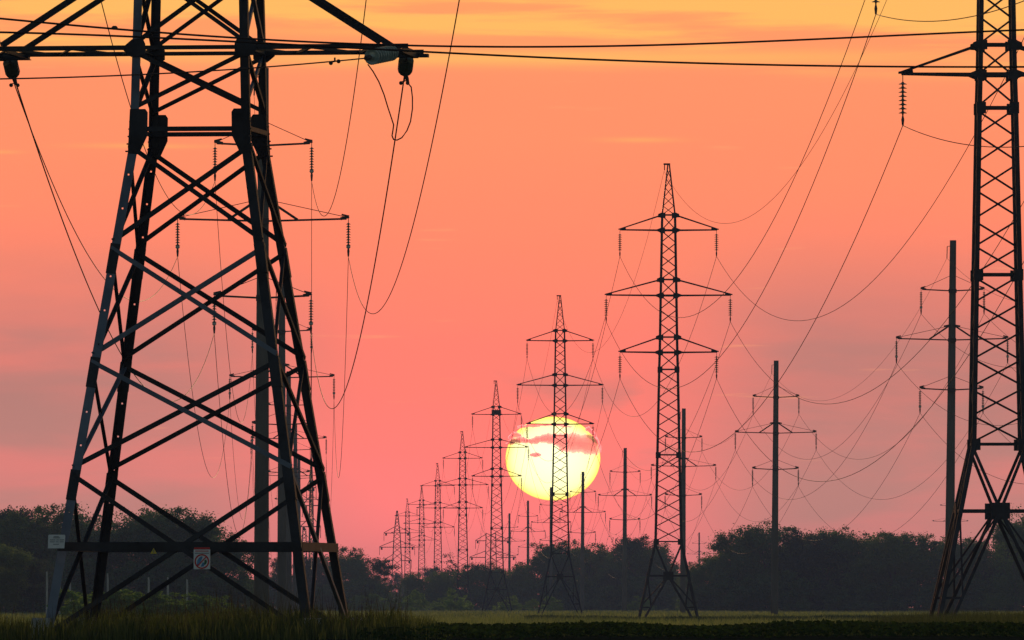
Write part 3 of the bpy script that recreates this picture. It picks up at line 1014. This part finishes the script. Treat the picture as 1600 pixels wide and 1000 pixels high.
fig = lambda pts: [Vector((a, -.002, b_)) for a, b_ in pts]
MB().prism(fig(((-.072, -.078), (-.03, -.07), (-.005, -.02), (.012, .028), (-.01, .036), (-.045, .012), (-.07, -.03))), (0, .0016, 0)).build("blue_figure", M_BLUE, s2)
MB().prism(fig(((-.074, -.096), (-.036, -.098), (-.030, -.074), (-.070, -.080))), (0, .0014, 0)).build("navy_figure", M_NAVY, s2)
MB().prism(fig(((.030, -.095), (.062, -.078), (.076, -.04), (.062, -.012), (.040, -.02), (.034, -.06))), (0, .0016, 0)).build("green_figure", M_GREEN, s2)
MB().prism(fig(((-.02, -.118), (.03, -.112), (.034, -.06), (.012, -.05))), (0, .0012, 0)).build("pale_figure", M_BLUE, s2)

s3 = empty("warning_triangle", at(240, 861, DL - 1.91), PHI)
tag(s3, "faded yellow warning triangle on the lower beam of near tower", "sign")
MB().prism([Vector(v_) for v_ in ((-.048, 0, -.038), (.048, 0, -.038), (0, 0, .045))], (0, .004, 0)).build("plate", M_YEL, s3)
bo = MB()
bo.bar((.006, -.003, .026), (-.010, -.003, -.004), .007, .002, (0, 1, 0)); bo.bar((-.010, -.003, -.004), (.010, -.003, .002), .006, .002, (0, 1, 0)); bo.bar((.010, -.003, .002), (-.002, -.003, -.028), .007, .002, (0, 1, 0))
bo.build("bolt_symbol", M_INK, s3)


# ------------------------------------------------------------------ distant anchor towers
def far_anchor(px, D, tip_py, body, arms, label, flat=False, two=False):
    """body: [(py, width px)] ; arms: [(py, x0 px, x1 px)]"""
    mpp = D / FPX
    b0 = at(px, tip_py, D)
    root = empty("anchor_tower", (b0.x, D, 0))
    tag(root, label, "power tower", "distant anchor towers")
    zz = lambda y: (945 - y) * mpp + CAMZ
    prof = [(zz(y), w * mpp / 2) for y, w in body]
    prof.sort()
    hw_ = lambda z: float(np.interp(z, [a for a, _ in prof], [b_ for _, b_ in prof]))
    for a in (-1, 1):
        for c in (-1, 1):
            MB().square_path([(a * w, c * w, z) for z, w in prof], .20).build("leg", M_STEEL, root)
    lt = MB(); z = prof[0][0]; top = prof[-1][0]
    while z < top - .6:
        z2 = min(z + max(hw_(z) * 1.5, .8), top)
        for sy_ in (-1, 1):
            for s in (-1, 1):
                lt.bar((s * hw_(z), sy_ * hw_(z), z), (-s * hw_(z2), sy_ * hw_(z2), z2), .11)
                lt.bar((sy_ * hw_(z), s * hw_(z), z), (sy_ * hw_(z2), -s * hw_(z2), z2), .11)
        z = z2
    lt.build("lattice", M_STEEL, root)
    for y, xa, xb in arms:
        for xe in (xa, xb):
            if xe is None: continue
            am = MB(); s = -1 if xe < px else 1
            e = (xe - px) * mpp; z = zz(y)
            for sy_ in (-1, 1):
                am.bar((s * hw_(z), sy_ * hw_(z), z), (e, sy_ * .1, z), .16)
                am.bar((s * hw_(z + 1.5), sy_ * hw_(z + 1.5), z + 1.5), (e, sy_ * .1, z + .1), .13)
            am.bar((e - s * .5, -.9, z - .35), (e - s * .5, .9, z - .35), .42, .5)
            am.bar((e, 0, z), (e, 0, z - 1.9), .10)
            am.build("cross_arm", M_STEEL, root)
    return root


far_anchor(620.5, 2390, 798, [(951, 20), (880, 14), (835, 9.5), (798, 1.2)], [(833, 600, 641), (855, 593, 648), (876, 600, 643)], "wide anchor tower left of all other lattice towers, beside the trees")
far_anchor(767, 2350, 833, [(951, 22), (880, 17), (833, 15)], [(845, 743, 797), (871, 734, 806)], "flat-topped far tower partly behind the tower left of the sun")
far_anchor(486.5, 1700, 716, [(951, 10), (880, 7), (780, 5), (716, 1)], [(762, 479, 494), (790, 473, 508), (823, 470, 501)], "slim lattice tower glimpsed through the right legs of the near tower")
far_anchor(475.5, 2300, 826, [(951, 12), (830, 5), (826, 4)], [(846, 466, 488)], "tiny far tower between the near tower legs above the trees")


# ------------------------------------------------------------------ trees
def crown_mesh(name, mat, n_clump=75, per=70, leafsz=.34, shape="round", seed=0):
    """unit-height crown (0..1 high, about 0.8 wide): leaf clumps over a set of boughs"""
    r = np.random.default_rng(seed)
    quads = []
    lobes = []
    nl = 9
    for i in range(nl):
        a = r.uniform(0, 2 * np.pi); h = r.uniform(.25, .92)
        prof = {"round": math.sin(min(1, (1 - h) / .55) * math.pi / 2) ** .8, "tall": .55 * math.sin(min(1, (1 - h) / .5) * math.pi / 2), "bush": math.sin(min(1, (1 - h) / .9) * math.pi / 2)}[shape]
        rad = .30 * prof * r.uniform(.5, 1.05)
        lobes.append((rad * math.cos(a), rad * math.sin(a), h, r.uniform(.12, .21)))
    if shape == "bush":
        lobes = [(x * 1.4, y * 1.4, h * .8, s * 1.15) for x, y, h, s in lobes] + [(r.uniform(-.4, .4), r.uniform(-.3, .3), .18, .22) for _ in range(5)]
    else:
        lobes += [(0, 0, .5, .24), (0, 0, .72, .2), (r.uniform(-.2, .2), r.uniform(-.2, .2), .28, .22), (r.uniform(-.25, .25), r.uniform(-.2, .2), .16, .18)]
    for c in range(n_clump):
        lx, ly, lh, ls = lobes[r.integers(len(lobes))]
        d = r.normal(size=3); d /= np.linalg.norm(d)
        cc = np.array([lx, ly, lh]) + d * ls * r.uniform(.55, 1.08) * np.array([1, 1, .85])
        cr = r.uniform(.03, .075)
        pts = cc + r.normal(size=(per, 3)) * cr * np.array([1, 1, .8]) * .62
        quads.append(pts)
    P = np.concatenate(quads)
    P[:, 2] = np.clip(P[:, 2], .01, 1.08)
    n = len(P)
    a = r.normal(size=(n, 3)); a /= np.linalg.norm(a, axis=1)[:, None]
    b_ = np.cross(a, r.normal(size=(n, 3))); b_ /= np.linalg.norm(b_, axis=1)[:, None]
    s = (leafsz / 10.0) * r.uniform(.5, 1.25, size=(n, 1)) / 2
    V = np.stack([P - a * s, P + b_ * s * .6, P + a * s, P - b_ * s * .6], 1)
    return quads_mesh(name, V, mat)


def trunk_mesh(name, mat, seed=0, pale=False):
    r = random.Random(seed)
    mb = MB()
    pts = [(r.uniform(-.01, .01) * i, r.uniform(-.01, .01) * i, .09 * i) for i in range(9)]
    mb.tube(pts, [.026 - .0026 * i for i in range(9)], 6)
    for i in range(7):
        z = r.uniform(.18, .6); a = r.uniform(0, 6.28); L = r.uniform(.16, .3)
        p0 = Vector(pts[min(8, int(z / .09))])
        p1 = p0 + Vector((math.cos(a) * L * .6, math.sin(a) * L * .6, L * .7))
        mb.tube([p0, p0.lerp(p1, .5) + Vector((0, 0, -.015)), p1], [.012, .008, .003], 5)
    return mb.mesh(name, mat)


CR = [crown_mesh("crown", M_LEAF, 170, 85, .24, "round", i) for i in range(4)] + [crown_mesh("crown", M_LEAF2, 170, 85, .24, "round", 10 + i) for i in range(3)] + [crown_mesh('crown', M_LEAF3, 170, 85, .24, 'round', 50 + i) for i in range(2)]
CT = [crown_mesh("crown", M_LEAF2, 60, 55, .3, "tall", 20 + i) for i in range(2)]
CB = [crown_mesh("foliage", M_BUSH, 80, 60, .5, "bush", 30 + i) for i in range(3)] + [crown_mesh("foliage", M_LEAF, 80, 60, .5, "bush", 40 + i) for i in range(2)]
TK = [trunk_mesh("trunk", M_BARK, i) for i in range(3)]


def tree(px, py_top, D, label, group, tall=False, wide=1.0, cat="tree"):
    p = at(px, 945, D)
    h = (945 - py_top) * D / FPX + CAMZ
    root = empty("tree", (p.x, D, -.05), random.uniform(0, 6.28))
    tag(root, label, cat, group)
    o = link("crown", random.choice(CT if tall else CR), root)
    w = h * wide * random.uniform(.92, 1.15)
    o.scale = (w, w, h * .97); o.rotation_euler.z = 0
    o.location = (0, 0, h * .03)
    t_ = link("trunk", random.choice(TK), root)
    t_.scale = (h * .9, h * .9, h)
    return root


def bush(px, py_top, D, label, group, dark=False, wide=1.2):
    p = at(px, 945, D)
    h = (945 - py_top) * D / FPX + CAMZ
    root = empty("bush", (p.x, D, -.05), random.uniform(0, 6.28))
    tag(root, label, "bush", group)
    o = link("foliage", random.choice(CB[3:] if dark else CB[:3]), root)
    o.scale = (h * wide, h * wide, h)
    return root


def wood(sky_line, D, step, name, group, rows=3, wide=1.0, under=True, dark_under=True):
    xs = [a for a, _ in sky_line]; yv = [b_ for _, b_ in sky_line]
    mpp = D / FPX
    for r in range(rows):
        x = xs[0] + (step * .5 if r % 2 else 0)
        while x < xs[-1]:
            y = float(np.interp(x, xs, yv))
            top = y + (random.uniform(-3, 7) if r == 0 else random.uniform(0, 14))
            tree(x + random.uniform(-.15, .15) * step, top, D + r * 14 + random.uniform(-5, 5), f"dark leafy tree standing in {name}", group, wide=wide * random.uniform(.9, 1.15))
            x += step * random.uniform(.8, 1.2)
    if under:
        x = xs[0]
        while x < xs[-1]:
            y = float(np.interp(x, xs, yv))
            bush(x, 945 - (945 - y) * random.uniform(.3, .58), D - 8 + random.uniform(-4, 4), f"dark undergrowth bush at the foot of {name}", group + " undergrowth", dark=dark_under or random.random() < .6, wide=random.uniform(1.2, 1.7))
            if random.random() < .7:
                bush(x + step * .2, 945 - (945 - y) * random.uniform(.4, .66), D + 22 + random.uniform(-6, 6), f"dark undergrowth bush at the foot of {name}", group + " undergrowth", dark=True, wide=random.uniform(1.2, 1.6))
            x += step * .42


wood([(-60, 790), (0, 780), (50, 782), (110, 800), (150, 803), (185, 806), (215, 800), (255, 790), (290, 796), (325, 800), (350, 812), (362, 838)], 1100, 62, "the tall wood behind the near tower", "trees of the wood behind the near tower", 3, 1.05)
wood([(392, 905), (430, 880), (470, 872), (520, 858), (545, 853), (575, 858), (592, 880), (604, 905)], 1600, 46, "the hazy grove right of the near tower", "trees of the hazy grove", 3)
wood([(640, 892), (690, 884), (740, 880), (790, 874), (815, 872), (832, 852), (860, 848), (890, 844), (915, 842), (940, 846), (955, 862), (962, 884)], 1780, 42, "the wood below the sun", "trees of the wood below the sun", 3)
wood([(958, 890), (972, 852), (990, 842), (1010, 842), (1028, 856), (1038, 884)], 1700, 26, "the dark clump behind the big tower", "trees of the dark clump", 3)
wood([(1092, 872), (1112, 846), (1140, 828), (1170, 822), (1200, 823), (1225, 830), (1250, 828), (1290, 825), (1315, 828), (1334, 838), (1352, 828), (1385, 824), (1420, 829), (1450, 835), (1500, 838), (1550, 838), (1580, 822), (1620, 800), (1680, 800)], 1400, 48, "the long dark wood on the right", "trees of the long dark wood", 3, 1.05)
wood([(520, 905), (560, 898), (610, 896), (640, 890), (680, 886)], 2500, 30, "the far tree line left of the sun", "trees of the far tree line", 1)
wood([(1000, 884), (1040, 882), (1060, 886), (1085, 884), (1120, 880)], 2750, 24, "the far tree line in the gap", "trees of the far tree line", 1)
tree(697, 864, 2050, "loose airy tree with thin crown beside the second tower", None, True, 1.0)
tree(1588, 798, 1330, "tall tree at the right edge behind the frame-edge tower", None, False, 1.0)
for x, y in ((-12, 846), (22, 852), (52, 872)):
    tree(x, y, 930, "bushy green tree at the far left before the tall wood", "green trees at the left edge", wide=1.2)
for x in range(108, 345, 26):
    bush(x + random.uniform(-6, 6), random.uniform(909, 918) + max(0, x - 270) * .12, 690 + random.uniform(-8, 8), "bright green shrub in the low belt before the tall wood", "bright shrubs before the tall wood", wide=1.9)
bush(652, 914, 1450, "round green bush left of the second tower foot", None, wide=1.1)
bush(640, 922, 1470, "low green bush beside the round bush", None, wide=1.3)
bush(706, 911, 1420, "upright green bush between the second tower and the tower beside it", None, wide=1.0)
bush(726, 925, 1440, "small green bush at the foot of the second tower", None, wide=1.2)
for x in (560, 585, 690, 800, 832, 860, 1000, 1075):
    bush(x, 928 + random.uniform(-6, 5), 1500 + random.uniform(-40, 60), "low shrub at the field edge before the woods", "low shrubs along the field edge", wide=1.7)
for x, y0_, y1_ in ((73, 893, 925), (93, 893, 928), (109, 897, 925), (168, 896, 922), (232, 902, 918), (262, 902, 916), (292, 905, 924)):
    b0 = at(x, y1_, 705); b1 = at(x, y0_, 705)
    tag(MB().tube([(0, 0, -.4 - max(0, b0.z)), (.02, 0, (b1.z - b0.z) * .6), (0, 0, b1.z - b0.z)], [.075, .07, .05], 6).build("fence_post", M_PALEBARK, None, b0), "pale wooden post before the tall wood behind shrubs", "post", "pale posts before the wood")


# ------------------------------------------------------------------ grass and crop
def blades(name, n, xr, yr, h0, h1, w, mat, dens=None, lean=.25, seedmat=None, px_space=False):
    y = rng.uniform(yr[0], yr[1], n)
    if px_space:
        x = (rng.uniform(xr[0], xr[1], n) - 800) / FPX * y
    else:
        x = rng.uniform(xr[0], xr[1], n)
    h = rng.uniform(h0, h1, n)
    if dens is not None:
        f = dens(x, y); keep = rng.uniform(size=n) < f
        x, y, h = x[keep], y[keep], h[keep] * (.55 + .45 * f[keep])
    n = len(x)
    z = gz(x, y) - .02
    a = rng.uniform(0, 2 * np.pi, n)
    dx, dy = np.cos(a), np.sin(a)
    l = rng.uniform(.05, lean, n) * h
    la = rng.uniform(0, 2 * np.pi, n)
    wv = w * rng.uniform(.6, 1.3, n)
    base = np.stack([x, y, z], 1)
    mid = base + np.stack([np.cos(la) * l * .35, np.sin(la) * l * .35, h * .6], 1)
    tip = base + np.stack([np.cos(la) * l * 1.2, np.sin(la) * l * 1.2, h], 1)
    s = np.stack([dx, dy, np.zeros(n)], 1) * wv[:, None] / 2
    V = np.concatenate([np.stack([base - s, base + s, mid + s * .8, mid - s * .8], 1), np.stack([mid - s * .8, mid + s * .8, tip + s * .12, tip - s * .12], 1)])
    me = quads_mesh(name, V, mat)
    o = tag(link(name, me), kind="stuff")
    return o, tip


pxf = lambda x, y: 800 + x / y * FPX
FEET = [ltw(cn(Z_F, a, -1)) for a in (-1, 1)]
clearing = lambda x, y: np.clip(np.minimum.reduce([np.hypot(x - q.x, (y - q.y + 2.5) / 3.2) for q in FEET]) / .55, .25, 1) * np.clip((pxf(x, y) - 10) / 170, .45, 1)
fade = lambda x, y: clearing(x, y) * np.clip((720 - pxf(x, y) + 60 * np.sin(x * 3.1)) / 190, 0, 1)
rise = lambda x, y: np.clip((pxf(x, y) - 1300 + 50 * np.sin(y * .3)) / 150, 0, 1)
tall_d = lambda x, y: np.clip(.5 + .5 * np.sin(x * .9 + 1.0) * np.sin(x * .37 + y * .21) + .45 * np.sin(x * 2.3 + y * .6) * np.sin(x * 1.1 - y * .4) + .3 * np.sin(x * 5.1 + y), .05, 1)
_, tips = blades("tall_grass", 34000, (-60, 700), (134, 172), .16, .52, .017, M_TALL, lambda x, y: tall_d(x, y) * fade(x, y), .3, px_space=True)
blades("tall_grass", 3800, (-60, 640), (136, 165), .40, .90, .007, M_SEED, lambda x, y: tall_d(x, y) * fade(x, y), .2, px_space=True)
blades("tall_grass", 26000, (640, 1680), (140, 176), .08, .20, .012, M_TALL, tall_d, .4, px_space=True)
blades("tall_grass", 60000, (1290, 1700), (200, 345), .30, .78, .016, M_TALL, lambda x, y: (.35 + .65 * tall_d(x, y)) * rise(x, y), .3, px_space=True)
blades("tall_grass", 5000, (1330, 1700), (230, 345), .55, .85, .011, M_SEED, lambda x, y: tall_d(x, y) * rise(x, y), .25, px_space=True)
blades("tall_grass", 26000, (820, 1460), (560, 670), .12, .34, .05, M_DKG, lambda x, y: np.clip(.5 + .7 * np.sin(x * .31 + 1.3) * np.sin(x * .11 + y * .05) + .2 * np.sin(x * 1.3), 0, 1), .4, px_space=True)
blades("meadow_grass", 46000, (-60, 1680), (300, 640), .10, .32, .022, M_GRASS, None, .4, px_space=True)
blades("meadow_grass", 30000, (-60, 1680), (640, 1300), .10, .34, .05, M_GRASS, None, .4, px_space=True)

# broad-leaved crop in the foreground rows
n = 15000
yb = rng.uniform(132, 168, n); xb = (rng.uniform(560, 1700, n) - 800) / FPX * yb
hh = rng.uniform(.04, .17, n) * (1 + .25 * np.sin(xb * 1.7) * np.sin(xb * .53))
P = np.stack([xb, yb, gz(xb, yb) + hh], 1)
a = rng.normal(size=(n, 3)) * np.array([1, 1, .45]); a /= np.linalg.norm(a, axis=1)[:, None]
b_ = np.cross(a, rng.normal(size=(n, 3)) * np.array([.5, .5, 1])); b_ /= np.linalg.norm(b_, axis=1)[:, None]
s = rng.uniform(.05, .11, (n, 1)) / 2
tag(link("crop_plants", quads_mesh("crop_plants", np.stack([P - a * s, P + b_ * s * .7, P + a * s, P - b_ * s * .7], 1), M_CROP)), kind="stuff")

# ------------------------------------------------------------------ haze: the evening air between the camera and the far woods
hz = MB().box((0, 3000, 14.7), 3060, 6200, 36.6)
m, k, o = mat_new("evening_air")
pv = k.new("ShaderNodeVolumePrincipled")
pv.inputs["Color"].default_value = C4(.36, .52, 1.0)
pv.inputs["Density"].default_value = 1.05e-4
pv.inputs["Anisotropy"].default_value = 0.0
k.l.new(pv.outputs[0], o.inputs["Volume"])
tag(hz.build("haze", m), kind="stuff")
